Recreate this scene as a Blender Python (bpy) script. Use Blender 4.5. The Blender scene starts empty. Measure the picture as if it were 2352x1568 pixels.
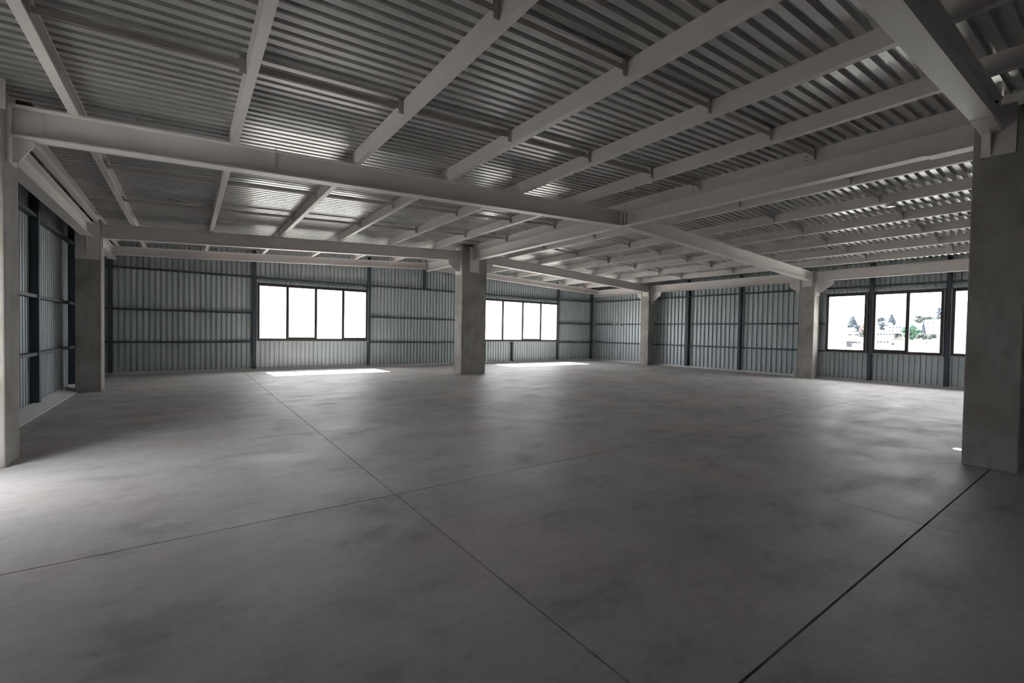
import bpy, math, random
from mathutils import Matrix, Vector
random.seed(7)
scene = bpy.context.scene
COL = scene.collection

# ------------------------------------------------------------------ camera
CAM_H = 1.6
YAW, PITCH, ROLL = 0.624527664, -0.0215098022, 0.0174668216
fwd = Vector((math.sin(YAW)*math.cos(PITCH), math.cos(YAW)*math.cos(PITCH), math.sin(PITCH)))
rt = Vector((math.cos(YAW), -math.sin(YAW), 0))
up = rt.cross(fwd)
r2 = rt*math.cos(ROLL) + up*math.sin(ROLL)
u2 = -rt*math.sin(ROLL) + up*math.cos(ROLL)
cd = bpy.data.cameras.new('camera')
cam = bpy.data.objects.new('camera', cd); COL.objects.link(cam)
cam.matrix_world = Matrix(((r2.x, u2.x, -fwd.x, 0), (r2.y, u2.y, -fwd.y, 0), (r2.z, u2.z, -fwd.z, CAM_H), (0, 0, 0, 1)))
cd.sensor_width = 36.0; cd.sensor_fit = 'HORIZONTAL'
cd.lens = 1036.78/2352*36.0
cd.clip_start = 0.05; cd.clip_end = 3000
scene.camera = cam

# ------------------------------------------------------------------ sky, sun, exposure
SKY = 6.0
SUN = 26.0
w = bpy.data.worlds.new('world'); scene.world = w; w.use_nodes = True
bg = w.node_tree.nodes['Background']
bg.inputs['Color'].default_value = (0.975, 0.985, 1.02, 1); bg.inputs['Strength'].default_value = SKY
sd = bpy.data.lights.new('sun', 'SUN'); sd.energy = SUN; sd.angle = math.radians(0.6); sd.color = (1.0, 0.97, 0.92)
sun = bpy.data.objects.new('sun', sd); COL.objects.link(sun)
sun.location = (8, 40, 40)
sun.rotation_euler = Vector((0.07, -1.0, -1.25)).to_track_quat('-Z', 'Y').to_euler()
vs = scene.view_settings
scene.display_settings.display_device = 'sRGB'
vs.view_transform = 'Standard'; vs.look = 'None'; vs.gamma = 1.0; vs.use_curve_mapping = False
vs.exposure = 1.32
cy = scene.cycles
cy.max_bounces = 9; cy.diffuse_bounces = 6; cy.glossy_bounces = 4; cy.transparent_max_bounces = 16; cy.transmission_bounces = 6
cy.use_denoising = True; cy.adaptive_threshold = .02
cy.sample_clamp_indirect = 6.0

# ------------------------------------------------------------------ materials
def mat(name, col, rough=0.5, metal=0.0, spec=0.5):
    m = bpy.data.materials.new(name); m.use_nodes = True
    b = m.node_tree.nodes['Principled BSDF']
    b.inputs['Base Color'].default_value = (*col, 1)
    b.inputs['Roughness'].default_value = rough
    b.inputs['Metallic'].default_value = metal
    b.inputs['Specular IOR Level'].default_value = spec
    return m, m.node_tree, b

def pos(nt, scale=(1, 1, 1)):
    g = nt.nodes.new('ShaderNodeNewGeometry'); mp = nt.nodes.new('ShaderNodeMapping')
    mp.inputs['Scale'].default_value = scale
    nt.links.new(g.outputs['Position'], mp.inputs['Vector'])
    return mp.outputs['Vector']

def noise(nt, vec, scale, detail=4, rough=0.55, dist=0.0):
    n = nt.nodes.new('ShaderNodeTexNoise')
    n.inputs['Scale'].default_value = scale; n.inputs['Detail'].default_value = detail
    n.inputs['Roughness'].default_value = rough; n.inputs['Distortion'].default_value = dist
    nt.links.new(vec, n.inputs['Vector'])
    return n.outputs['Fac']

def ramp(nt, fac, stops):
    r = nt.nodes.new('ShaderNodeValToRGB')
    e = r.color_ramp.elements
    while len(e) < len(stops): e.new(0.5)
    for el, (p, c) in zip(e, stops):
        el.position = p; el.color = (*c, 1) if len(c) == 3 else c
    nt.links.new(fac, r.inputs['Fac'])
    return r.outputs['Color']

def mix(nt, mode, a, b, fac=1.0):
    n = nt.nodes.new('ShaderNodeMix'); n.data_type = 'RGBA'; n.blend_type = mode
    if isinstance(fac, float): n.inputs['Factor'].default_value = fac
    else: nt.links.new(fac, n.inputs['Factor'])
    for s, v in (('A', a), ('B', b)):
        sock = [i for i in n.inputs if i.name == s and i.type == 'RGBA'][0]
        if isinstance(v, tuple): sock.default_value = (*v, 1)
        else: nt.links.new(v, sock)
    return [o for o in n.outputs if o.type == 'RGBA'][0]

def bump(nt, b, h, strength=0.2, dist=0.01):
    n = nt.nodes.new('ShaderNodeBump'); n.inputs['Strength'].default_value = strength; n.inputs['Distance'].default_value = dist
    nt.links.new(h, n.inputs['Height']); nt.links.new(n.outputs['Normal'], b.inputs['Normal'])

def g(v): return (v, v, v)

# floor: trowelled concrete with cloudy stains, scuffs and specks
M_floor, nt, b = mat('trowelled_concrete', (.45, .43, .42), .55, 0, .4)
p = pos(nt)
big = noise(nt, p, .45, 7, .62, .25)
c1 = ramp(nt, big, [(.30, (.41, .397, .388)), (.5, (.50, .488, .48)), (.70, (.57, .56, .553))])
mid = noise(nt, pos(nt, (.8, 1.25, 1)), 1.5, 9, .66, .25)
c2 = mix(nt, 'MULTIPLY', c1, ramp(nt, mid, [(.33, g(.62)), (.45, g(.93)), (.57, g(1.03)), (.72, g(1.14))]), 0.72)
fine = noise(nt, pos(nt, (1, 1.7, 1)), 9, 8, .75, .6)
c3 = mix(nt, 'MULTIPLY', c2, ramp(nt, fine, [(.33, g(.72)), (.45, g(.96)), (.55, g(1.02)), (.70, g(1.1))]), 0.6)
tint = noise(nt, p, .55, 3, .5)
c4 = mix(nt, 'MULTIPLY', c3, ramp(nt, tint, [(.36, (1.04, .985, .965)), (.5, (1, 1, 1)), (.64, (.965, 1.0, .985))]), 1.0)
speck = noise(nt, p, 24, 3, .6)
c5 = mix(nt, 'MULTIPLY', c4, ramp(nt, speck, [(.235, g(.35)), (.28, g(1.0)), (.9, g(1.0))]), 1.0)
scuff = noise(nt, pos(nt, (1.4, 9, 1)), 2.2, 3, .6)
zone = noise(nt, p, .28, 2, .5)
sc = nt.nodes.new('ShaderNodeMath'); sc.operation = 'MULTIPLY'
nt.links.new(ramp(nt, scuff, [(.66, g(0)), (.72, g(1))]), sc.inputs[0]); nt.links.new(ramp(nt, zone, [(.5, g(0)), (.62, g(.45))]), sc.inputs[1])
c6 = mix(nt, 'MIX', c5, (.72, .71, .70), sc.outputs[0])
nt.links.new(c6, b.inputs['Base Color'])
rr = ramp(nt, mid, [(.3, g(.66)), (.7, g(.46))]); nt.links.new(rr, b.inputs['Roughness'])
bump(nt, b, fine, .12, .006)
M_joint, _, _ = mat('joint_filler', (.035, .03, .028), .9)

# cast concrete of the columns
M_conc, nt, b = mat('cast_concrete', (.36, .34, .31), .85, 0, .3)
p = pos(nt)
n1 = noise(nt, p, 1.3, 6, .6, .5); n2 = noise(nt, pos(nt, (1, 1, .35)), 4.5, 6, .65, .3)
c = mix(nt, 'MULTIPLY', ramp(nt, n1, [(.3, (.30, .28, .25)), (.55, (.40, .385, .355)), (.75, (.47, .455, .43))]), ramp(nt, n2, [(.28, g(.78)), (.5, g(1)), (.8, g(1.08))]), 1.0)
nt.links.new(c, b.inputs['Base Color']); bump(nt, b, n2, .25, .01)

# grey-white paint of the roof steel
M_steel, nt, b = mat('grey_white_paint', (.60, .585, .57), .48)
p = pos(nt); n1 = noise(nt, p, 1.1, 5, .6)
nt.links.new(ramp(nt, n1, [(.3, (.71, .665, .655)), (.7, (.78, .735, .725))]), b.inputs['Base Color'])
bump(nt, b, noise(nt, p, 60, 2), .04, .005)
M_brace, nt, b = mat('shaded_brace_paint', (.52, .485, .46), .6)  # same paint as the roof steel, browner and darker: shade put into the colour
M_bolt, nt, b = mat('bolt_zinc', (.42, .41, .40), .4, .6)

# galvanised roof deck
M_deck, nt, b = mat('galvanised_deck', (.56, .565, .57), .27, .5)
p = pos(nt); n1 = noise(nt, pos(nt, (.15, 1.2, 1)), 1.0, 2, .4)
nt.links.new(ramp(nt, n1, [(.3, (.52, .515, .51)), (.7, (.59, .585, .58))]), b.inputs['Base Color'])
nt.links.new(ramp(nt, n1, [(.3, g(.30)), (.7, g(.25))]), b.inputs['Roughness'])

# pale blue-grey galvanised wall sheets
M_clad, nt, b = mat('pale_wall_sheet', (.50, .545, .55), .42, .25)
p = pos(nt); n1 = noise(nt, pos(nt, (1, 1, .3)), 2.5, 5, .6)
nt.links.new(ramp(nt, n1, [(.3, (.44, .492, .51)), (.7, (.53, .583, .60))]), b.inputs['Base Color'])
M_zinc, nt, b = mat('zinc_flashing', (.58, .59, .58), .5, .15)
M_dark, nt, b = mat('slate_blue_steel', (.045, .058, .075), .5)
M_bronze, nt, b = mat('dark_bronze_aluminium', (.055, .05, .05), .45, .3)
M_alu, nt, b = mat('raw_aluminium', (.55, .54, .53), .35, .8)
M_flash, nt, b = mat('grey_flashing', (.30, .30, .295), .5, .2)
M_galv, nt, b = mat('bright_galvanised_strip', (.78, .80, .80), .55, .1)
M_pvc, nt, b = mat('white_pvc', (.75, .75, .73), .4)

def glass(name, t):
    m = bpy.data.materials.new(name); m.use_nodes = True; nt = m.node_tree
    nt.nodes.remove(nt.nodes['Principled BSDF']); out = nt.nodes['Material Output']
    tr = nt.nodes.new('ShaderNodeBsdfTransparent'); tr.inputs['Color'].default_value = (t, t*.997, t*.993, 1)
    gl = nt.nodes.new('ShaderNodeBsdfGlossy'); gl.inputs['Roughness'].default_value = .02
    mx = nt.nodes.new('ShaderNodeMixShader'); mx.inputs['Fac'].default_value = .04
    nt.links.new(tr.outputs[0], mx.inputs[1]); nt.links.new(gl.outputs[0], mx.inputs[2]); nt.links.new(mx.outputs[0], out.inputs['Surface'])
    return m
M_glass = glass('tinted_glass', .84)
M_clear = glass('clear_glass', .97)

# ------------------------------------------------------------------ mesh helpers
class MB:
    def __init__(s): s.v = []; s.f = []
    def box(s, x0, y0, z0, x1, y1, z1):
        s.hexa([(x0, y0, z0), (x1, y0, z0), (x1, y1, z0), (x0, y1, z0), (x0, y0, z1), (x1, y0, z1), (x1, y1, z1), (x0, y1, z1)]); return s
    def hexa(s, q):
        n = len(s.v); s.v += q
        s.f += [[n+i for i in t] for t in ((3, 2, 1, 0), (4, 5, 6, 7), (0, 1, 5, 4), (1, 2, 6, 5), (2, 3, 7, 6), (3, 0, 4, 7))]; return s
    def loft(s, a, c):
        n = len(s.v); k = len(a); s.v += list(a) + list(c)
        s.f.append([n+i for i in range(k)][::-1]); s.f.append([n+k+i for i in range(k)])
        for i in range(k):
            j = (i+1) % k; s.f.append([n+i, n+j, n+k+j, n+k+i])
        return s
    def prism(s, poly, off):
        return s.loft(poly, [tuple(p[i]+off[i] for i in range(3)) for p in poly])
    def cyl(s, p0, p1, r, n=12, r1=None):
        p0 = Vector(p0); p1 = Vector(p1); d = (p1-p0).normalized()
        a = d.orthogonal().normalized(); c = d.cross(a); r1 = r if r1 is None else r1
        ring = lambda p, r: [tuple(p + a*math.cos(2*math.pi*i/n)*r + c*math.sin(2*math.pi*i/n)*r) for i in range(n)]
        return s.loft(ring(p0, r), ring(p1, r1))
    def strip(s, a, c):
        n = len(s.v); k = len(a); s.v += list(a)+list(c)
        s.f += [[n+i, n+i+1, n+k+i+1, n+k+i] for i in range(k-1)]; return s
    def mesh(s, name, m, off=(0, 0, 0)):
        me = bpy.data.meshes.new(name)
        me.from_pydata([(x-off[0], y-off[1], z-off[2]) for x, y, z in s.v], [], s.f)
        me.materials.append(m); me.update(); return me
    def build(s, name, m, parent=None, bevel=0):
        off = WLOC.get(parent.name, Vector()) if parent else Vector()
        return link(name, s.mesh(name, m, off), parent, bevel=bevel)
WLOC = {}
def link(name, me, parent=None, loc=(0, 0, 0), bevel=0):
    o = bpy.data.objects.new(name, me); COL.objects.link(o); o.location = loc
    o.parent = parent
    WLOC[o.name] = (WLOC.get(parent.name, Vector()) if parent else Vector()) + Vector(loc)
    if bevel:
        md = o.modifiers.new('bevel', 'BEVEL'); md.width = bevel; md.segments = 2; md.limit_method = 'ANGLE'
    return o
def thing(name, label, cat, loc=(0, 0, 0), group=None):
    o = bpy.data.objects.new(name, None); COL.objects.link(o); o.location = loc; o.empty_display_size = .2
    WLOC[o.name] = Vector(loc)
    o['label'] = label; o['category'] = cat
    if group: o['group'] = group
    return o
def struct(name, label, cat, loc=(0, 0, 0)):
    o = thing(name, label, cat, loc); o['kind'] = 'structure'; return o

# ------------------------------------------------------------------ building dimensions (metres)
XL, XR = -2.38, 20.08           # inner planes of the wall sheets
YB, YF = 19.20, -5.6
XRIDGE = 8.71
PH = .21                        # purlin depth
def zj(x):                      # underside of purlins = top of girders
    return 4.58-.052*(XRIDGE-x) if x < XRIDGE else 4.58-.043*(x-XRIDGE)
def zd(x): return zj(x)+PH      # underside of roof deck
YG = [1.1, 7.5, 14.8, 18.6]     # girder lines
PURL = [-1.78, -1.13, .49, 2.18, 3.83, 5.46, 7.10, 8.665, 10.30, 11.95, 13.60, 15.22, 16.86, 18.50]
ORD = ['ridge', 'first', 'second', 'third', 'fourth', 'fifth', 'sixth', 'seventh']

# ------------------------------------------------------------------ floor slabs
floor = struct('floor', 'grey trowelled concrete floor cut into large slabs by thin joints', 'floor')
xs = [XL-.15, -1.87, 1.65, 5.17, 8.69, 12.2, 15.72, 19.2, XR+.15]
ys = [YF-.1, -2.12, 1.03, 4.18, 7.38, 10.95, 14.5, 18.0, YB+.1]
for i in range(len(xs)-1):
    for j in range(len(ys)-1):
        gx0 = gx1 = .004; gy0 = gy1 = .004
        if abs(ys[j]-4.18) < .01: gy0 = .006
        if abs(ys[j+1]-4.18) < .01: gy1 = .006
        if abs(ys[j]-1.03) < .01: gy0 = .007
        if abs(ys[j+1]-1.03) < .01: gy1 = .007
        if abs(xs[i]-1.65) < .01: gx0 = .0055
        if abs(xs[i+1]-1.65) < .01: gx1 = .0055
        MB().box(xs[i]+gx0, ys[j]+gy0, -.12, xs[i+1]-gx1, ys[j+1]-gy1, 0).build('slab', M_floor, floor)
MB().box(xs[0], ys[0], -.16, xs[-1], ys[-1], -.03).build('joint_filler', M_joint, floor)

# ------------------------------------------------------------------ corrugated sheets
def wave(pitch, n, flat=.60, slope=.05, depth=.052, start=0.0, length=None):
    """profile points (along, out) of n trapezoid ribs"""
    pts = []; L = length if length is not None else pitch*n
    x = 0
    while x < L-1e-6:
        for a, d in ((0, 0), (flat*pitch, 0), ((flat+slope)*pitch, depth), ((1-slope)*pitch, depth)):
            if x+a < L-1e-6: pts.append((x+a, d))
            else: break
        x += pitch
    pts.append((L, 0)); return pts

def wall_sheets(parent, axis, plane, out, a0, a1, zlo, zhi, pitch, module, mt=M_clad, flat=.58):
    """sheets side by side along axis from a0 to a1; zhi a number or function"""
    a = a0
    while a < a1-1e-3:
        b_ = min(a+module, a1)
        if a1-b_ < .12: b_ = a1
        pf = wave(pitch, 0, flat=flat, length=b_-a)
        lo = []; hi = []
        for s, d in pf:
            t = a+s; zt = zhi(t) if callable(zhi) else zhi
            q = plane+out*d
            lo.append((t, q, zlo) if axis == 'x' else (q, t, zlo)); hi.append((t, q, zt) if axis == 'x' else (q, t, zt))
        MB().strip(lo, hi).build('cladding_sheet', mt, parent)
        a = b_

roof_top = lambda t: zd(t)+.03
# ---- back wall
wall_b = struct('wall_back', 'long pale corrugated metal wall with two ribbon windows and slate blue rails', 'wall')
W1 = (2.10, 6.22); W2 = (11.92, 16.92); WZ = (1.12, 3.22)
P, MOD = .155, .93
wall_sheets(wall_b, 'x', YB, 1, XL, W1[0], 0, roof_top, P, MOD)
wall_sheets(wall_b, 'x', YB, 1, W1[0], W1[1], 0, 1.078, P, MOD)
wall_sheets(wall_b, 'x', YB, 1, W1[0], W1[1], 3.262, roof_top, P, MOD)
wall_sheets(wall_b, 'x', YB, 1, W1[1], W2[0], 0, roof_top, P, MOD)
wall_sheets(wall_b, 'x', YB, 1, W2[0], W2[1], 0, 1.078, P, MOD)
wall_sheets(wall_b, 'x', YB, 1, W2[0], W2[1], 3.262, roof_top, P, MOD)
wall_sheets(wall_b, 'x', YB, 1, W2[1], XR+.03, 0, roof_top, P, MOD)
gy = (19.10, 19.195)
for z, spans in ((1.05, [(XL, 1.97), (6.31, 11.85), (17.0, 19.5)]), (2.12, [(XL, 1.97), (6.31, 11.85), (17.0, 19.5)]), (3.46, [(XL, 1.97), (2.07, 6.21), (6.31, 16.9), (17.0, 19.5)])):
    for a, c in spans: MB().box(a, gy[0], z-.03, c, gy[1], z+.03).build('girt', M_dark, wall_b)
for x, z0, z1 in ((2.02, .06, None), (6.26, .06, None), (8.81, 3.5, None), (11.88, .06, None), (13.80, .06, 1.06), (16.95, .06, None), (19.60, .06, None), (-1.98, .06, None)):
    MB().box(x-.05, 19.06, z0, x+.05, 19.19, (zd(x)-.02) if z1 is None else z1).build('post', M_dark, wall_b)
# ---- right wall
wall_r = struct('wall_right', 'pale corrugated metal wall with slate blue posts and windows onto the town', 'wall')
eave_r = lambda t: zd(XR)+.04
WR = [(5.76, 7.05), (3.71, 5.60), (1.6, 3.54)]
wall_sheets(wall_r, 'y', XR, 1, 7.05, YB, 0, eave_r, .205, 1.025, flat=.5)
for (a, c) in WR:
    wall_sheets(wall_r, 'y', XR, 1, a, c, 0, 1.04, .147, .882)
    wall_sheets(wall_r, 'y', XR, 1, a, c, 3.262, eave_r, .147, .882)
for a, c in ((5.60, 5.76), (3.54, 3.71), (YF, 1.6)):
    wall_sheets(wall_r, 'y', XR, 1, a, c, 0, eave_r, .147, .882)
gx = (19.98, 20.075)
for z, spans in ((1.07, [(7.05, 10.35), (10.45, 12.93), (13.03, 19.15)]), (2.13, [(7.05, 10.35), (10.45, 12.93), (13.03, 19.15)]), (3.47, [(1.6, 3.57), (3.67, 5.61), (5.71, 10.35), (10.45, 12.93), (13.03, 19.15)])):
    for a, c in spans: MB().box(gx[0], a, z-.03, gx[1], c, z+.03).build('girt', M_dark, wall_r)
for y in (12.98, 10.40, 5.66, 3.62):
    MB().box(19.93, y-.055, .07, 20.07, y+.055, zd(20)-.02).build('post', M_dark, wall_r)
# ---- left wall
wall_l = struct('wall_left', 'pale corrugated metal wall with dark posts beside the two outer columns', 'wall')
eave_l = lambda t: zd(XL)+.04
WL = (5.4, 6.9)
wall_sheets(wall_l, 'y', XL, -1, WL[1], YB, 0, eave_l, .165, .99)
wall_sheets(wall_l, 'y', XL, -1, WL[0], WL[1], 0, .08, .165, .99)
wall_sheets(wall_l, 'y', XL, -1, WL[0], WL[1], 2.79, eave_l, .165, .99)
wall_sheets(wall_l, 'y', XL, -1, YF, WL[0], 0, eave_l, .165, .99)
for z in (1.03, 2.11, 3.60):
    MB().box(-2.37, 7.0, z-.03, -2.27, 19.05, z+.03).build('girt', M_dark, wall_l)
for y in (12.12, 15.55):
    MB().box(-2.375, y-.06, .11, -2.25, y+.06, 4.1).build('post', M_dark, wall_l)
# ---- front wall (closes the hall behind the viewer)
wall_f = struct('wall_front', 'pale corrugated metal end wall opposite the long window wall', 'wall')
WF = []
prev = XL
for a, c in WF:
    wall_sheets(wall_f, 'x', YF, -1, prev, a, 0, roof_top, .155, .93)
    wall_sheets(wall_f, 'x', YF, -1, a, c, 0, 1.06, .155, .93)
    wall_sheets(wall_f, 'x', YF, -1, a, c, 3.28, roof_top, .155, .93)
    prev = c
wall_sheets(wall_f, 'x', YF, -1, prev, XR, 0, roof_top, .155, .93)

# ---- base strips
bb = MB().box(XL, 19.09, 0, XR, 19.195, .085).build('baseboard_back', M_zinc); bb['kind'] = 'structure'; bb['label'] = 'low zinc base strip along foot of the long window wall'; bb['category'] = 'baseboard'
bb = MB().box(19.97, YF, 0, 20.075, 19.08, .085).build('baseboard_right', M_zinc); bb['kind'] = 'structure'; bb['label'] = 'low zinc base strip along foot of the wall with town windows'; bb['category'] = 'baseboard'
bl = struct('baseboard_left', 'wide sloping zinc strip along foot of the wall beside the outer columns', 'baseboard')
for a, c in ((7.82, 10.1), (10.1, 12.4), (12.4, 14.48), (15.07, 17.2), (17.2, 19.08)):
    MB().prism([(-2.37, a+.003, 0), (-2.08, a+.003, 0), (-2.08, a+.003, .012), (-2.37, a+.003, .10)], (0, c-a-.006, 0)).build('strip_length', M_galv, bl)

# ------------------------------------------------------------------ windows
WN = [0]
def window(label, axis, plane, inward, a0, a1, z0, z1, cuts, gl, sashes=(), tab=True):
    """axis: direction along the wall; inward: sign of the room side"""
    WN[0] += 1
    mid = (a0+a1)/2
    o = struct('window_%d' % WN[0], label, 'window', (mid, plane, z0) if axis == 'x' else (plane, mid, z0))
    def bx(name, a, c, d0, d1, zz0, zz1, m, par=o):
        q0, q1 = sorted((plane+inward*d0, plane+inward*d1))
        mb = MB()
        if axis == 'x': mb.box(a, q0, zz0, c, q1, zz1)
        else: mb.box(q0, a, zz0, q1, c, zz1)
        return mb.build(name, m, par)
    F = .075
    bx('head', a0, a1, 0, .07, z1-F, z1, M_bronze); bx('sill', a0, a1, 0, .07, z0, z0+F, M_bronze)
    bx('jamb', a0, a0+F, 0, .07, z0+F, z1-F, M_bronze); bx('jamb', a1-F, a1, 0, .07, z0+F, z1-F, M_bronze)
    if tab:
        bx('sill_flashing', a0-.03, a1+.03, -.125, .085, z0-.042, z0-.012, M_flash)
        bx('sill_plate', a0-.03, a1+.03, -.125, .08, z0-.012, z0, M_bronze)
        bx('head_flashing', a0-.03, a1+.03, -.058, .05, z1, z1+.04, M_dark)
        bx('jamb_flashing', a0-.026, a0-.004, -.058, .085, z0-.01, z1+.02, M_flash); bx('jamb_flashing', a1+.004, a1+.026, -.058, .085, z0-.01, z1+.02, M_flash)
    ed = [a0+F] + list(cuts) + [a1-F]
    for c in cuts: bx('mullion', c-.048, c+.048, 0, .07, z0+F, z1-F, M_bronze)
    for k in range(len(ed)-1):
        l = ed[k]+(.048 if k else 0); r = ed[k+1]-(.048 if k < len(ed)-2 else 0)
        pn = bx('pane', l, r, .03, .036, z0+F, z1-F, gl)
        if k in sashes:
            bx('sash_rail', l, r, .02, .06, z0+F, z0+F+.045, M_bronze, o)
            bx('sash_handle', (l+r)/2-.03, (l+r)/2+.03, .06, .085, z0+F+.03, z0+F+.05, M_alu, o)
    return o
window('four-pane ribbon window between the blue posts, set apart from the corner', 'x', 19.14, -1, W1[0]+.02, W1[1]-.02, *WZ, [3.13, 4.15, 5.20], M_glass, (1, 3))
window('four-pane ribbon window half behind the central column, close to the corner', 'x', 19.14, -1, W2[0]+.02, W2[1]-.02, *WZ, [13.15, 14.43, 15.66], M_glass, (2,))
window('single-pane town window beside the wall column', 'y', 20.02, -1, 5.77, 7.04, 1.08, 3.22, [], M_glass)
window('two-pane town window between two dark blue posts', 'y', 20.02, -1, 3.72, 5.59, 1.08, 3.22, [4.63], M_glass, (1,))
window('town window beyond the second dark post, partly behind the big column', 'y', 20.02, -1, 1.62, 3.53, 1.08, 3.22, [2.58], M_glass)
window('tall clear glazed opening beside the first outer column', 'y', -2.34, 1, WL[0], WL[1], .12, 2.75, [6.15], M_glass)
for a, c in WF:
    window('clear window in the end wall toward the town side', 'x', YF+.06, 1, a, c, 1.10, 3.24, [a+(c-a)/4*k for k in (1, 2, 3)], M_clear)

# ------------------------------------------------------------------ roof deck
ceiling = struct('ceiling', 'galvanised corrugated roof deck on two slopes meeting at the ridge', 'ceiling')
DP, DW = .15, .90
def deck_mesh(x0, x1):
    pf = []
    for k in range(6):
        for a, d in ((0, 0), (.080, 0), (.092, .055), (.138, .055)): pf.append((k*DP+a, d))
    pf.append((6*DP, 0))
    # local coordinates: origin at x0 end
    return MB().strip([(0, s, d) for s, d in pf], [(x1-x0, s, d+zd(x1)-zd(x0)) for s, d in pf]).mesh('deck_sheet', M_deck)
dl = deck_mesh(XL-.1, 8.70); dr = deck_mesh(8.95, XR+.1)
y = YF-.1
while y < YB+.12:
    link('deck_sheet', dl, ceiling, (XL-.1, y, zd(XL-.1)))
    link('deck_sheet', dr, ceiling, (8.95, y, zd(8.95)))
    y += DW
zc = zd(XRIDGE)+.062
MB().prism([(8.45, YF-.1, zc-.01), (8.71, YF-.1, zc+.004), (8.815, YF-.1, zc), (8.815, YF-.1, zc+.003), (8.71, YF-.1, zc+.008), (8.45, YF-.1, zc-.006)], (0, 25.1, 0)).build('ridge_cap', M_zinc, ceiling)
MB().box(8.62, YF-.1, zd(8.7)-.004, 8.66, YB+.1, zc-.002).build('ridge_closure', M_zinc, ceiling)
for a, c in ((YF-.1, 5.28), (5.40, 19.4)):
    MB().prism([(8.815, a, zc), (9.12, a, zc-.014), (9.12, a, zc-.011), (8.815, a, zc+.003)], (0, c-a, 0)).build('ridge_cap', M_zinc, ceiling)

# ------------------------------------------------------------------ steel beams
def isec(p0, p1, depth, fw, tw=.012, tf=.016):
    """I-section lofted between two top-centre points; vertical ends"""
    d = Vector((p1[0]-p0[0], p1[1]-p0[1], 0)).normalized(); s = Vector((-d.y, d.x, 0))
    def ring(p):
        h = fw/2; t = tw/2
        pr = [(-h, -depth), (h, -depth), (h, -depth+tf), (t, -depth+tf), (t, -tf), (h, -tf), (h, 0), (-h, 0), (-h, -tf), (-t, -tf), (-t, -depth+tf), (-h, -depth+tf)]
        return [(p[0]+s.x*a, p[1]+s.y*a, p[2]+c) for a, c in pr]
    return MB().loft(ring(p0), ring(p1))

BOLT = MB().cyl((0, 0, 0), (0, 0, .016), .017, 6).mesh('bolt', M_bolt)
def bolt(par, x, y, z, axis):
    o = link('bolt', BOLT, par, Vector((x, y, z))-WLOC[par.name])
    o.rotation_euler = {'-x': (0, -math.pi/2, 0), '+x': (0, math.pi/2, 0), '-y': (math.pi/2, 0, 0), '+y': (-math.pi/2, 0, 0)}[axis]

def girder(name, label, x0, x1, y0, y1, depth=.35, fw=.2, dz=0.0):
    m = ((x0+x1)/2, (y0+y1)/2, zj((x0+x1)/2)-depth)
    o = thing(name, label, 'beam', m)
    isec((x0, y0, zj(x0)+dz), (x1, y1, zj(x1)+dz), depth, fw).build('i_section', M_steel, o)
    return o
def gplates(o, x, y, side, depth, n=3, off=0.0):
    """end plate and bolts at a girder end; side = +1 when the plate is at the high-x end"""
    z1 = zj(x)-.03; z0 = zj(x)-depth+.03
    for s in (-1, 1):
        MB().box(x-.012 if side > 0 else x, min(y, y+s*.085), z0, x if side > 0 else x+.012, max(y, y+s*.085), z1).build('end_plate', M_steel, o)
    for s in (-1, 1):
        for k in range(n):
            bolt(o, x-side*.012, y+s*.05, z0+.04+(z1-z0-.08)*k/(n-1), '-x' if side > 0 else '+x')

g1l = girder('roof_girder', 'sloping grey-white I-beam girder with a welded splice seam, outer column to ridge beam', -1.6, 8.60, 7.5, 7.5)
gplates(g1l, 8.60, 7.5, 1, .35)
MB().box(-1.59, 7.478, zj(-1.4)-.31, -1.35, 7.494, zj(-1.6)-.05).build('web_plate', M_steel, g1l)
MB().box(1.028, 7.476, zj(1.03)-.33, 1.052, 7.494, zj(1.03)-.015).build('weld_seam', M_steel, g1l)
MB().box(1.028, 7.388, zj(1.03)-.022, 1.056, 7.40, zj(1.03)+.006).build('weld_seam', M_steel, g1l)
g1r = girder('roof_girder', 'sloping grey-white I-beam girder from ridge beam to the wall column beside town windows', 8.82, 19.40, 7.5, 7.52)
gplates(g1r, 8.82, 7.5, -1, .35)
MB().prism([(19.395, 7.42, zj(19.4)-.33), (19.395, 7.62, zj(19.4)-.33), (19.395, 7.62, zj(19.4)-.02), (19.395, 7.42, zj(19.4)-.02)], (-.012, 0, 0)).build('end_plate', M_steel, g1r)
MB().box(19.28, 7.432, zj(19.3)-.33, 19.295, 7.50, zj(19.3)-.02).build('stiffener', M_steel, g1r)
g2l = girder('roof_girder', 'sloping grey-white girder ending at the central column, from the far outer column', -1.65, 8.19, 14.8, 14.82)
g2r = girder('roof_girder', 'sloping grey-white girder from the central column to the town-side wall column', 9.26, 19.30, 14.82, 15.02)
g0l = girder('roof_girder', 'sloping grey-white girder running into the plate of the big near column', -1.6, 8.03, 1.13, 1.13, .36, .19)
MB().box(7.42, 1.04, zj(7.45)-.36-.012, 8.02, 1.22, zj(7.8)-.36).build('cover_plate', M_steel, g0l)
g0r = girder('roof_girder', 'sloping girder hidden behind the big near column', 9.06, 19.40, 1.1, 1.1)
bbl = girder('tie_beam', 'slimmer sloping I-beam along the long window wall, outer-column side of ridge', -1.86, 8.62, 18.6, 18.6, .27, .15)
gplates(bbl, 8.62, 18.6, 1, .27, 2); gplates(bbl, -1.80, 18.6, -1, .27, 2)
bbr = girder('tie_beam', 'slimmer sloping I-beam along the long window wall, town side of ridge', 8.80, 19.52, 18.6, 18.6, .27, .15)

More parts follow.
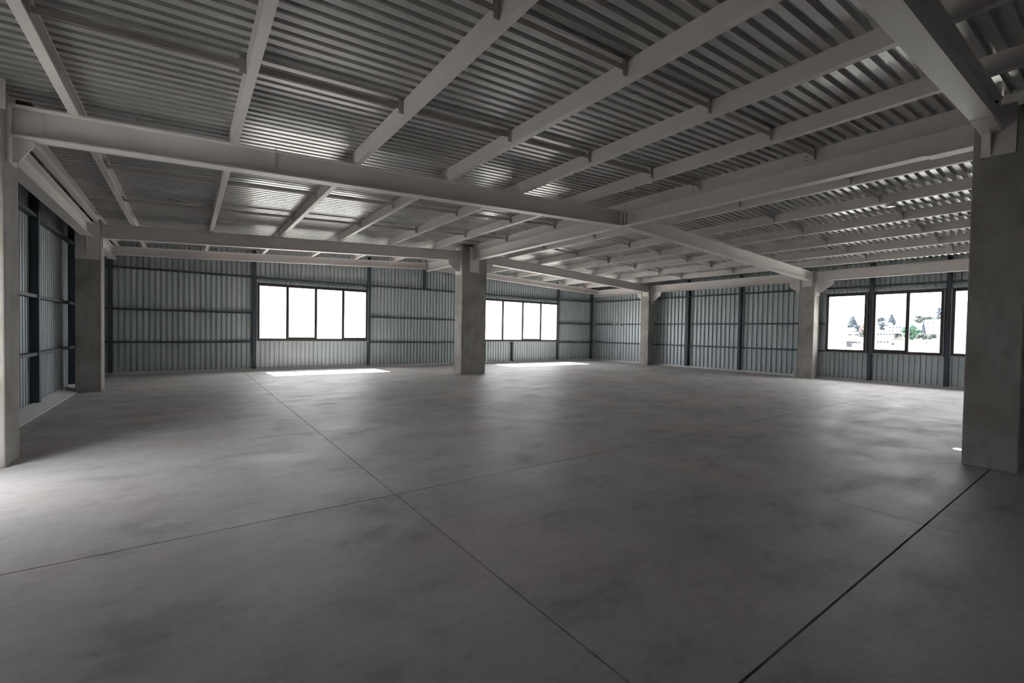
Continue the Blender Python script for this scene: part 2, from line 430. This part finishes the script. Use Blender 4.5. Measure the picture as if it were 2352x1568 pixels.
def ybeam(name, label, x, y0, y1, ztop, depth, fw=.2):
    o = thing(name, label, 'beam', (x, (y0+y1)/2, ztop-depth))
    isec((x, y0, ztop), (x, y1, ztop), depth, fw).build('i_section', M_steel, o); return o
rb = ybeam('ridge_beam', 'long level I-beam under the ridge, near column to central column', 8.71, 1.30, 14.54, 4.566, .335)
MB().box(8.695, 1.31, 4.28, 8.703, 1.95, 4.50).build('web_plate', M_steel, rb)
MB().box(8.60, 1.31, 4.212, 8.82, 1.85, 4.228).build('cover_plate', M_steel, rb)
for s in (-1, 1):
    MB().box(8.71+s*.006, 7.36, 4.25, 8.71+s*.095, 7.376, 4.52).build('stiffener', M_steel, rb)
    MB().box(8.71+s*.006, 7.62, 4.25, 8.71+s*.095, 7.636, 4.52).build('stiffener', M_steel, rb)
ybeam('ridge_beam', 'short level I-beam under the ridge between central column and window wall', 8.71, 15.11, 18.66, 4.566, .335)
ybeam('ridge_beam', 'level ridge I-beam on the far side of the big near column', 8.71, YF+.1, .80, 4.566, .335)
for y0, y1, lb in ((7.81, 14.49, 'level I-beam at the eave between the two outer columns'), (15.06, 18.95, 'level I-beam at the eave from far outer column to window wall')):
    ybeam('eave_beam', lb, -1.9, y0, y1, 3.99, .33)
for y0, y1, lb in ((15.33, 18.98, 'level eave I-beam in the corner, wall column to window wall'), (7.83, 14.75, 'level eave I-beam between the two town-side wall columns'), (YF+.1, 7.25, 'level eave I-beam above the town windows')):
    ybeam('eave_beam', lb, 19.62, y0, y1, 4.11, .37)

# ------------------------------------------------------------------ purlins and bridging
def csec(L, h=PH, w=.09, t=.005, lip=.022):
    pr = [(0, 0), (w, 0), (w, lip), (w-t, lip), (w-t, t), (t, t), (t, h-t), (w-t, h-t), (w-t, h-lip), (w, h-lip), (w, h), (0, h)]
    return MB().loft([(a, 0, c) for a, c in pr], [(a, L, c) for a, c in pr]).mesh('channel', M_steel)
BAYS = [(YF+.12, 1.125, 'fourth bay'), (1.13, 7.495, 'third bay'), (7.5, 14.795, 'second bay'), (14.8, 19.05, 'end bay')]
CLEAT = MB().box(-.009, -.055, .012, -.0005, .055, PH-.015).mesh('end_cleat', M_steel)
LUG = MB().box(-.062, -.005, .035, .0, .005, PH-.008).mesh('lug', M_brace)
nR = PURL.index(8.665)
def side(i): return 'town side' if i > nR else 'outer-column side'
for bi, (y0, y1, bn) in enumerate(BAYS):
    ch = csec(y1-y0)
    for i, x in enumerate(PURL):
        k = abs(i-nR)
        if i == nR: lb = 'grey-white channel purlin lying on the ridge line, %s from window wall' % bn
        else: lb = 'grey-white channel purlin, %s from ridge on %s, %s from window wall' % (ORD[k], side(i), bn)
        o = thing('roof_purlin', lb, 'purlin', (x, y0, zj(x)), 'purlins under the roof deck')
        link('channel', ch, o)
        if bi in (1, 2):
            c = link('end_cleat', CLEAT, o, (0, y1-y0-.06, 0))
            for dy, dz in ((-.025, .06), (-.025, .14)):
                b_ = link('bolt', BOLT, c, (-.008, dy, dz)); b_.rotation_euler = (0, -math.pi/2, 0); b_.scale = (.6, .6, .6)
    if bi in (1, 2):
        for r, fr in ((0, 1/3), (1, 2/3)):
            yy = y0+(y1-y0)*fr+.05
            for i in range(len(PURL)-1):
                xa, xb = PURL[i]+.09, PURL[i+1]
                if xb-xa < .8: continue
                ka, kb = sorted((abs(i-nR), abs(i+1-nR)))
                lb = 'brace angle, %s to %s purlin, %s, %s from window wall, %s row' % (ORD[ka], ORD[kb], side(i if i != nR else i+1), bn, 'window-side' if r else 'inner')
                zm = lambda x: zj(x)+.105
                o = thing('bridging_angle', lb, 'brace', ((xa+xb)/2, yy, zm((xa+xb)/2)), 'bridging angles between purlins')
                x1_ = xb-.012
                def rg(x): z = zm(x); return [(x, yy-.003, z-.01), (x, yy+.003, z-.01), (x, yy+.003, z+.045), (x, yy+.055, z+.045), (x, yy+.055, z+.05), (x, yy-.003, z+.05)]
                MB().loft(rg(xa-.03), rg(x1_)).build('angle_bar', M_brace, o)
                l1 = link('lug', LUG, o, Vector((xb-.001, yy-.008, zj(xb)))-WLOC[o.name])
                l2 = link('lug', LUG, o, Vector((xa-.015, yy-.008, zj(xa)))-WLOC[o.name])

# ------------------------------------------------------------------ concrete columns
def column(label, x0, x1, y0, y1, h):
    o = thing('concrete_column', label, 'column', ((x0+x1)/2, (y0+y1)/2, 0))
    MB().box(x0, y0, 0, x1, y1, h).build('shaft', M_conc, o, bevel=.015); return o
def plate(o, *a, name='steel_plate', m=M_steel): return MB().box(*a).build(name, m, o)
def gus_x(o, y, xa, xb, zt, zl, zn, t=.014):
    """corner gusset in a plane of constant y; xa at the column, xb outer"""
    return MB().prism([(xa, y-t/2, zt), (xb, y-t/2, zt), (xb, y-t/2, zt-zn), (xa+(xb-xa)*.25, y-t/2, zl), (xa, y-t/2, zl)], (0, t, 0)).build('gusset', M_steel, o)
def gus_y(o, x, ya, yb, zt, zl, zn, t=.014):
    return MB().prism([(x-t/2, ya, zt), (x-t/2, yb, zt), (x-t/2, yb, zt-zn), (x-t/2, ya+(yb-ya)*.25, zl), (x-t/2, ya, zl)], (t, 0, 0)).build('gusset', M_steel, o)

cA = column('concrete column carrying the spliced girder, at the outer wall', -2.08, -1.62, 7.27, 7.80, 4.16)
plate(cA, -2.08, 7.245, 3.92, -1.60, 7.268, 4.24); plate(cA, -1.618, 7.36, 3.38, -1.60, 7.66, 4.04, name='end_plate')
gus_x(cA, 7.5, -1.60, -1.43, zj(-1.6)-.352, 3.42, .06)
plate(cA, -2.0, 7.802, 3.25, -1.78, 7.815, 4.02, name='end_plate')
cB = column('concrete column with a tall steel plate at its head, at the outer wall', -2.12, -1.66, 14.50, 15.05, 4.10)
plate(cB, -2.11, 14.478, 3.13, -1.685, 14.498, 4.03); gus_y(cB, -1.9, 14.478, 14.35, 3.655, 3.30, .04); plate(cB, -1.658, 14.66, 3.45, -1.645, 14.95, 4.05, name='end_plate')
gus_y(cB, -1.9, 15.052, 15.40, 3.655, 3.40, .08)
cC = column('free-standing central concrete column with steel brackets', 8.20, 9.25, 14.56, 15.10, 4.74)
plate(cC, 8.188, 14.60, 3.69, 8.20, 15.06, 4.68, name='end_plate'); gus_x(cC, 14.82, 8.188, 7.76, zj(8.0)-.352, 3.80, .12)
plate(cC, 8.50, 14.546, 3.78, 8.90, 14.558, 4.70, name='end_plate'); plate(cC, 9.25, 14.60, 3.69, 9.262, 15.06, 4.62, name='end_plate')
gus_x(cC, 14.82, 9.262, 9.68, zj(9.4)-.352, 3.80, .12); plate(cC, 8.50, 15.102, 3.78, 8.90, 15.112, 4.70, name='end_plate')
cD = column('big near concrete column with a shaded steel plate and lifting lug', 8.06, 9.05, .80, 1.29, 4.42)
plate(cD, 8.034, .92, 3.86, 8.058, 1.215, 4.46); gus_x(cD, 1.13, 8.032, 7.90, zj(7.9)-.37, 3.88, .05)
lug = plate(cD, 8.035, 1.06, 4.46, 8.055, 1.13, 4.55, name='lifting_lug')
MB().cyl((8.033, 1.095, 4.515), (8.057, 1.095, 4.515), .016, 10).build('lug_hole', M_joint, cD)
plate(cD, 8.50, 1.292, 3.78, 8.92, 1.302, 4.40, name='end_plate')
cE = column('concrete column on the town wall nearest the corner', 19.32, 19.80, 14.80, 15.30, 4.12)
plate(cE, 19.308, 14.88, 3.56, 19.32, 15.20, 4.10, name='end_plate'); plate(cE, 19.45, 14.786, 3.17, 19.80, 14.798, 4.10, name='end_plate')
gus_y(cE, 19.62, 14.786, 14.30, 3.738, 3.32, .13); gus_y(cE, 19.62, 15.302, 15.75, 3.738, 3.32, .13)
cF = column('stained concrete column on the town wall beside the windows', 19.42, 19.92, 7.27, 7.80, 4.12)
plate(cF, 19.408, 7.36, 3.53, 19.42, 7.70, 4.10, name='end_plate'); plate(cF, 19.52, 7.256, 3.18, 19.90, 7.268, 4.10, name='end_plate')
gus_y(cF, 19.62, 7.256, 6.72, 3.738, 3.30, .13); gus_y(cF, 19.62, 7.802, 8.25, 3.738, 3.32, .13)

# ------------------------------------------------------------------ small things
t = thing('drain_pipe_stub', 'short white drain pipe elbow on the floor beside the stained wall column', 'pipe', (19.55, 8.03, 0))
MB().cyl((19.55, 7.93, 0), (19.55, 7.93, .19), .06, 16).build('riser', M_pvc, t)
MB().cyl((19.55, 7.93, .15), (19.55, 7.93, .20), .068, 16).build('collar', M_pvc, t)
MB().cyl((19.55, 7.99, .07), (19.55, 8.14, .07), .05, 14).build('spigot', M_pvc, t)
t = thing('slide_bolt', 'small steel slide bolt on the middle rail near the corner', 'latch', (19.96, 17.3, 2.13))
MB().cyl((19.965, 16.85, 2.13), (19.965, 17.75, 2.13), .014, 8).build('rod', M_bolt, t)
for yy in (16.95, 17.25, 17.6): MB().box(19.945, yy-.03, 2.10, 19.979, yy+.03, 2.16).build('keeper', M_alu if yy > 17 else M_dark, t)
MB().box(19.93, 17.06, 2.05, 19.955, 17.10, 2.14).build('handle', M_dark, t)

MB().box(-1.56, 7.43, zj(-1.5)+.001, -1.44, 7.57, zj(-1.5)+.055).build('bearing_block', M_joint, g1l)
MB().box(8.36, 14.60, 4.741, 8.98, 15.0, 4.775).build('bearing_pad', M_joint, cC)
for o in [o for o in bpy.data.objects if o.name.startswith('roof_purlin') and abs(o.location.x-8.665) < .001 and abs(o.location.y-1.13) < .01]:
    for yy, zz in ((3.44, 4.70), (3.44, 4.64), (5.58, 4.70), (5.58, 4.64)):
        MB().cyl((8.6645, yy, zz), (8.660, yy, zz), .011, 10).build('bolt_hole', M_joint, o)
t = thing('ceiling_fixture', 'small round white fixture under a purlin on the town side', 'fixture', (12.0, 3.12, zj(12.0)-.05))
MB().cyl((12.0, 3.12, zj(12)-.045), (12.0, 3.12, zj(12)), .09, 20).build('housing', M_pvc, t)
MB().cyl((12.0, 3.12, zj(12)-.075), (12.0, 3.12, zj(12)-.045), .06, 20, .085).build('lens', M_alu, t)

# ------------------------------------------------------------------ outside: ground and town
M_gnd, nt, b = mat('pale_dusty_ground', (.50, .49, .46), .9)
p = pos(nt); nt.links.new(ramp(nt, noise(nt, p, .05, 5), [(.3, (.24, .25, .22)), (.7, (.33, .33, .31))]), b.inputs['Base Color'])
gm = MB()
prof = [(-400, -7), (20.9, -7), (60, -7), (150, -4.5), (250, -1), (330, 2), (430, 9), (520, 13), (900, 16), (2600, 26)]
cols = [-400, -100, 0, 60, 130, 200, 500, 900]
for i in range(len(prof)-1):
    for j in range(len(cols)-1):
        (xa, za), (xb, zb) = prof[i], prof[i+1]
        f = lambda z, y: -7+(z+7)*max(0, min(1, 1-(abs(y-90)-90)/300)) if z > -7 else -7
        gm.v += [(xa, cols[j], f(za, cols[j])), (xb, cols[j], f(zb, cols[j])), (xb, cols[j+1], f(zb, cols[j+1])), (xa, cols[j+1], f(za, cols[j+1]))]
        n = len(gm.v); gm.f.append([n-4, n-3, n-2, n-1])
go = gm.build('ground', M_gnd); go['kind'] = 'structure'; go['label'] = 'pale hazy ground rising to a hillside outside the windows'; go['category'] = 'ground'
# the storey below the hall, so that the floor is carried
lb_ = MB().box(XL-.3, YF-.2, -7, XR+.3, YB+.25, -.17).build('floor_base', M_conc); lb_['kind'] = 'structure'; lb_['label'] = 'concrete storey below the hall floor'; lb_['category'] = 'building base'

def S(X, y, z): k = 1.8; return (X*k, y*k, 1.6+(z-1.6)*k)
def plain(name, c, r=.8): return mat(name, c, r)[0]
M_wh = plain('lime_white_wall', (.72, .71, .69)); M_pale = plain('pale_grey_wall', (.60, .61, .61)); M_pk = plain('pink_wall', (.30, .10, .09)); M_rd = plain('red_paint', (.26, .09, .10)); M_pu = plain('violet_grey_wall', (.04, .035, .055)); M_wd = plain('dark_window', (.025, .028, .04), .5); M_rf = plain('grey_roof', (.08, .075, .07)); M_teal = plain('teal_sheet', (.05, .13, .115)); M_cream = plain('cream_wall', (.66, .62, .50))
def ground_z(x):
    for (xa, za), (xb, zb) in zip(prof, prof[1:]):
        if xa <= x <= xb: return za+(zb-za)*(x-xa)/(xb-xa)
    return -7
def house(label, X, ya, yb, zt, m, depth=8, roof='flat', rows=1, nwin=4, wm=None, parapet=True, rm=None):
    x0, y0, z1 = S(X, ya, zt); y1 = yb*1.8; zg = ground_z(x0)-.5
    o = thing('town_house', label, 'building', (x0+depth/2, (y0+y1)/2, zg))
    MB().box(x0, y0, zg, x0+depth, y1, z1).build('wall', m, o)
    if roof == 'flat':
        MB().box(x0-.25, y0-.25, z1, x0+depth+.25, y1+.25, z1+.3).build('roof', rm or M_rf, o)
    else:
        MB().prism([(x0-.4, y0-.4, z1), (x0-.4, y1+.4, z1), (x0-.4, (y0+y1)/2, z1+roof)], (depth+.8, 0, 0)).build('roof', rm or M_rf, o)
    wd = (y1-y0)/nwin
    for r in range(rows):
        zz = z1-1.1-r*2.6
        for k in range(nwin):
            MB().box(x0-.12, y0+wd*(k+.22), zz-.9, x0+.05, y0+wd*(k+.78), zz+.25).build('window', wm or M_wd, o)
    return o
house('long white two-storey house with a row of dark windows', 170, 40.8, 47.3, 3.6, M_wh, rows=2, nwin=9)
house('low white house with an overhanging grey roof', 125, 28.9, 31.8, 1.2, M_wh, roof=1.2, nwin=3, depth=6)
house('pale row house with wide dark openings', 140, 35.1, 39.0, 1.5, M_wh, nwin=6, depth=7)
house('white hillside house with a sloping grey roof', 230, 59.0, 64.0, 7.6, M_wh, roof=1.6, nwin=4)
house('white hillside house with blue-tinted windows', 220, 50.6, 56.6, 6.6, M_wh, nwin=6, rows=2, wm=plain('blue_window', (.02, .03, .08), .5))
house('white house with two narrow window bands on the slope', 168, 48.2, 53.6, 3.3, M_wh, nwin=3, rows=2)
house('violet-grey shed with a slanted roof', 120, 36.4, 38.3, .7, M_pu, roof=.8, nwin=4, depth=5)
house('low cream building with red-framed openings', 111, 31.2, 34.4, 0.3, M_cream, nwin=7, depth=6, wm=M_rd)
house('pink house on the slope', 190, 54.4, 57.0, 5.1, M_pk, nwin=2, depth=6)
house('tall white building with red trim beside the cypress', 182, 34.4, 38.0, 7.4, M_wh, nwin=3, rows=4, wm=M_rd, rm=M_teal)
house('huge blank pale grey building at the foot of the hill', 132, 15.0, 25.6, 5.8, M_pale, nwin=1, depth=20, wm=M_pale)
o = thing('site_wall', 'long low pale boundary wall with a dark coping below the town', 'wall', (180, 35, -4))
MB().box(180, 24, ground_z(180)-.5, 180.4, 44, .3).build('wall_body', M_pale, o); MB().box(179.9, 24, .3, 180.5, 44, .5).build('coping', M_rf, o)

def leafm(n, a, c):
    m, nt, b = mat(n, a, .9); p = pos(nt)
    nt.links.new(ramp(nt, noise(nt, p, .9, 4), [(.35, a), (.65, c)]), b.inputs['Base Color']); return m
L_blue = leafm('bluish_foliage', (.014, .022, .032), (.026, .038, .050)); L_grn = leafm('green_foliage', (.010, .034, .021), (.024, .062, .034)); L_olv = leafm('olive_foliage', (.016, .023, .023), (.036, .044, .042)); L_yel = leafm('straw_foliage', (.06, .06, .043), (.09, .087, .063))
M_bark = plain('bark', (.14, .11, .09))
import bmesh
def crown_mesh(kind, w, h, seed):
    rnd = random.Random(seed); bm = bmesh.new()
    def blob(cx, cy_, cz, rx, rz):
        r = bmesh.ops.create_icosphere(bm, subdivisions=3, radius=1)
        for v in r['verts']:
            k = 1+rnd.uniform(-.2, .2); v.co = Vector((cx+v.co.x*rx*k, cy_+v.co.y*rx*k, cz+v.co.z*rz*k))
    if kind == 'cone':
        n = 9
        for i in range(n):
            t_ = i/(n-1); rr_ = w/2*(1-t_)**.8*.9+w*.05
            for q in range(5 if t_ < .7 else 2):
                a = rnd.uniform(0, 6.28); blob(math.cos(a)*rr_*.5, math.sin(a)*rr_*.5, h*(.04+.92*t_), rr_*.66, h*.13)
    elif kind == 'flat':
        for i in range(16):
            blob(rnd.uniform(-.3, .3)*w, rnd.uniform(-.42, .42)*w, h*(.25+.5*rnd.random()), w*rnd.uniform(.07, .14), h*rnd.uniform(.14, .24))
    else:
        for i in range(18):
            a = rnd.uniform(0, 6.28); q = rnd.random()**.6; zz = rnd.uniform(.12, .9); e = math.sqrt(max(.05, 1-(2*zz-1)**2))
            blob(math.cos(a)*q*w*.33*e, math.sin(a)*q*w*.33*e, h*zz, w*rnd.uniform(.12, .2), h*rnd.uniform(.10, .17))
    me = bpy.data.meshes.new('crown'); bm.to_mesh(me); bm.free(); return me
def tree(label, X, ya, yb, zlo, zhi, kind, m, seed, name='tree'):
    x0, yc, zl = S(X, (ya+yb)/2, zlo); zt = 1.6+(zhi-1.6)*1.8; ww = (yb-ya)*1.8; zg = ground_z(x0)-.4
    zg = min(zg, zl-.6)
    o = thing(name, label, 'tree', (x0, yc, zg))
    me = crown_mesh(kind, ww, zt-zl, seed); me.materials.append(m)
    link('crown', me, o, (0, 0, zl-zg)); MB().cyl((x0, yc, zg), (x0, yc, zl+(zt-zl)*.4), max(.15, ww*.04), 8, .08).build('trunk', M_bark, o); return o
tree('tall blue-green conifer on the skyline beside a pink house', 262, 79.2, 83.4, 6.6, 12.2, 'cone', L_blue, 1, 'conifer')
tree('blue-green conifer partly behind the first window post', 262, 74.0, 77.2, 6.6, 12.4, 'round', L_blue, 2, 'conifer')
tree('broad pointed conifer alone on the skyline', 262, 64.8, 68.0, 8.0, 12.8, 'cone', L_blue, 3, 'conifer')
tree('thin dark cypress next to the broad conifer', 262, 68.4, 69.0, 8.0, 11.4, 'cone', L_blue, 4, 'cypress')
tree('low rounded grey-blue tree on the skyline', 285, 74.5, 78.5, 9.6, 12.4, 'round', L_blue, 5)
tree('dark bushy tree below the tall conifer', 200, 58.8, 62.2, 2.8, 6.2, 'round', L_blue, 6)
tree('straw-coloured feathery tree by the first post', 212, 60.2, 63.4, 4.2, 8.2, 'round', L_yel, 7)
tree('small olive tree in front of white houses', 158, 45.4, 47.6, 1.6, 4.0, 'round', L_olv, 8)
tree('bushy tree among hillside houses', 196, 51.0, 53.6, 4.4, 7.3, 'round', L_blue, 9)
tree('large bright green leafy tree', 150, 31.8, 36.6, 1.0, 5.7, 'round', L_grn, 10)
tree('slender dark cypress beside the red-trimmed building', 160, 33.2, 34.3, 2.6, 6.5, 'cone', L_blue, 11, 'cypress')
tree('dark flat-topped tree below the cypress', 148, 28.6, 32.4, 1.2, 3.4, 'flat', L_olv, 12)
tree('wide spreading tree on the hilltop', 235, 43.0, 52.0, 7.4, 11.4, 'flat', L_olv, 13)
tree('tall crowned tree above the spreading one', 268, 49.8, 52.9, 9.6, 15.6, 'round', L_blue, 14)
tree('small grey tree before the long white house', 160, 37.6, 40.2, 1.0, 3.2, 'round', L_olv, 15)
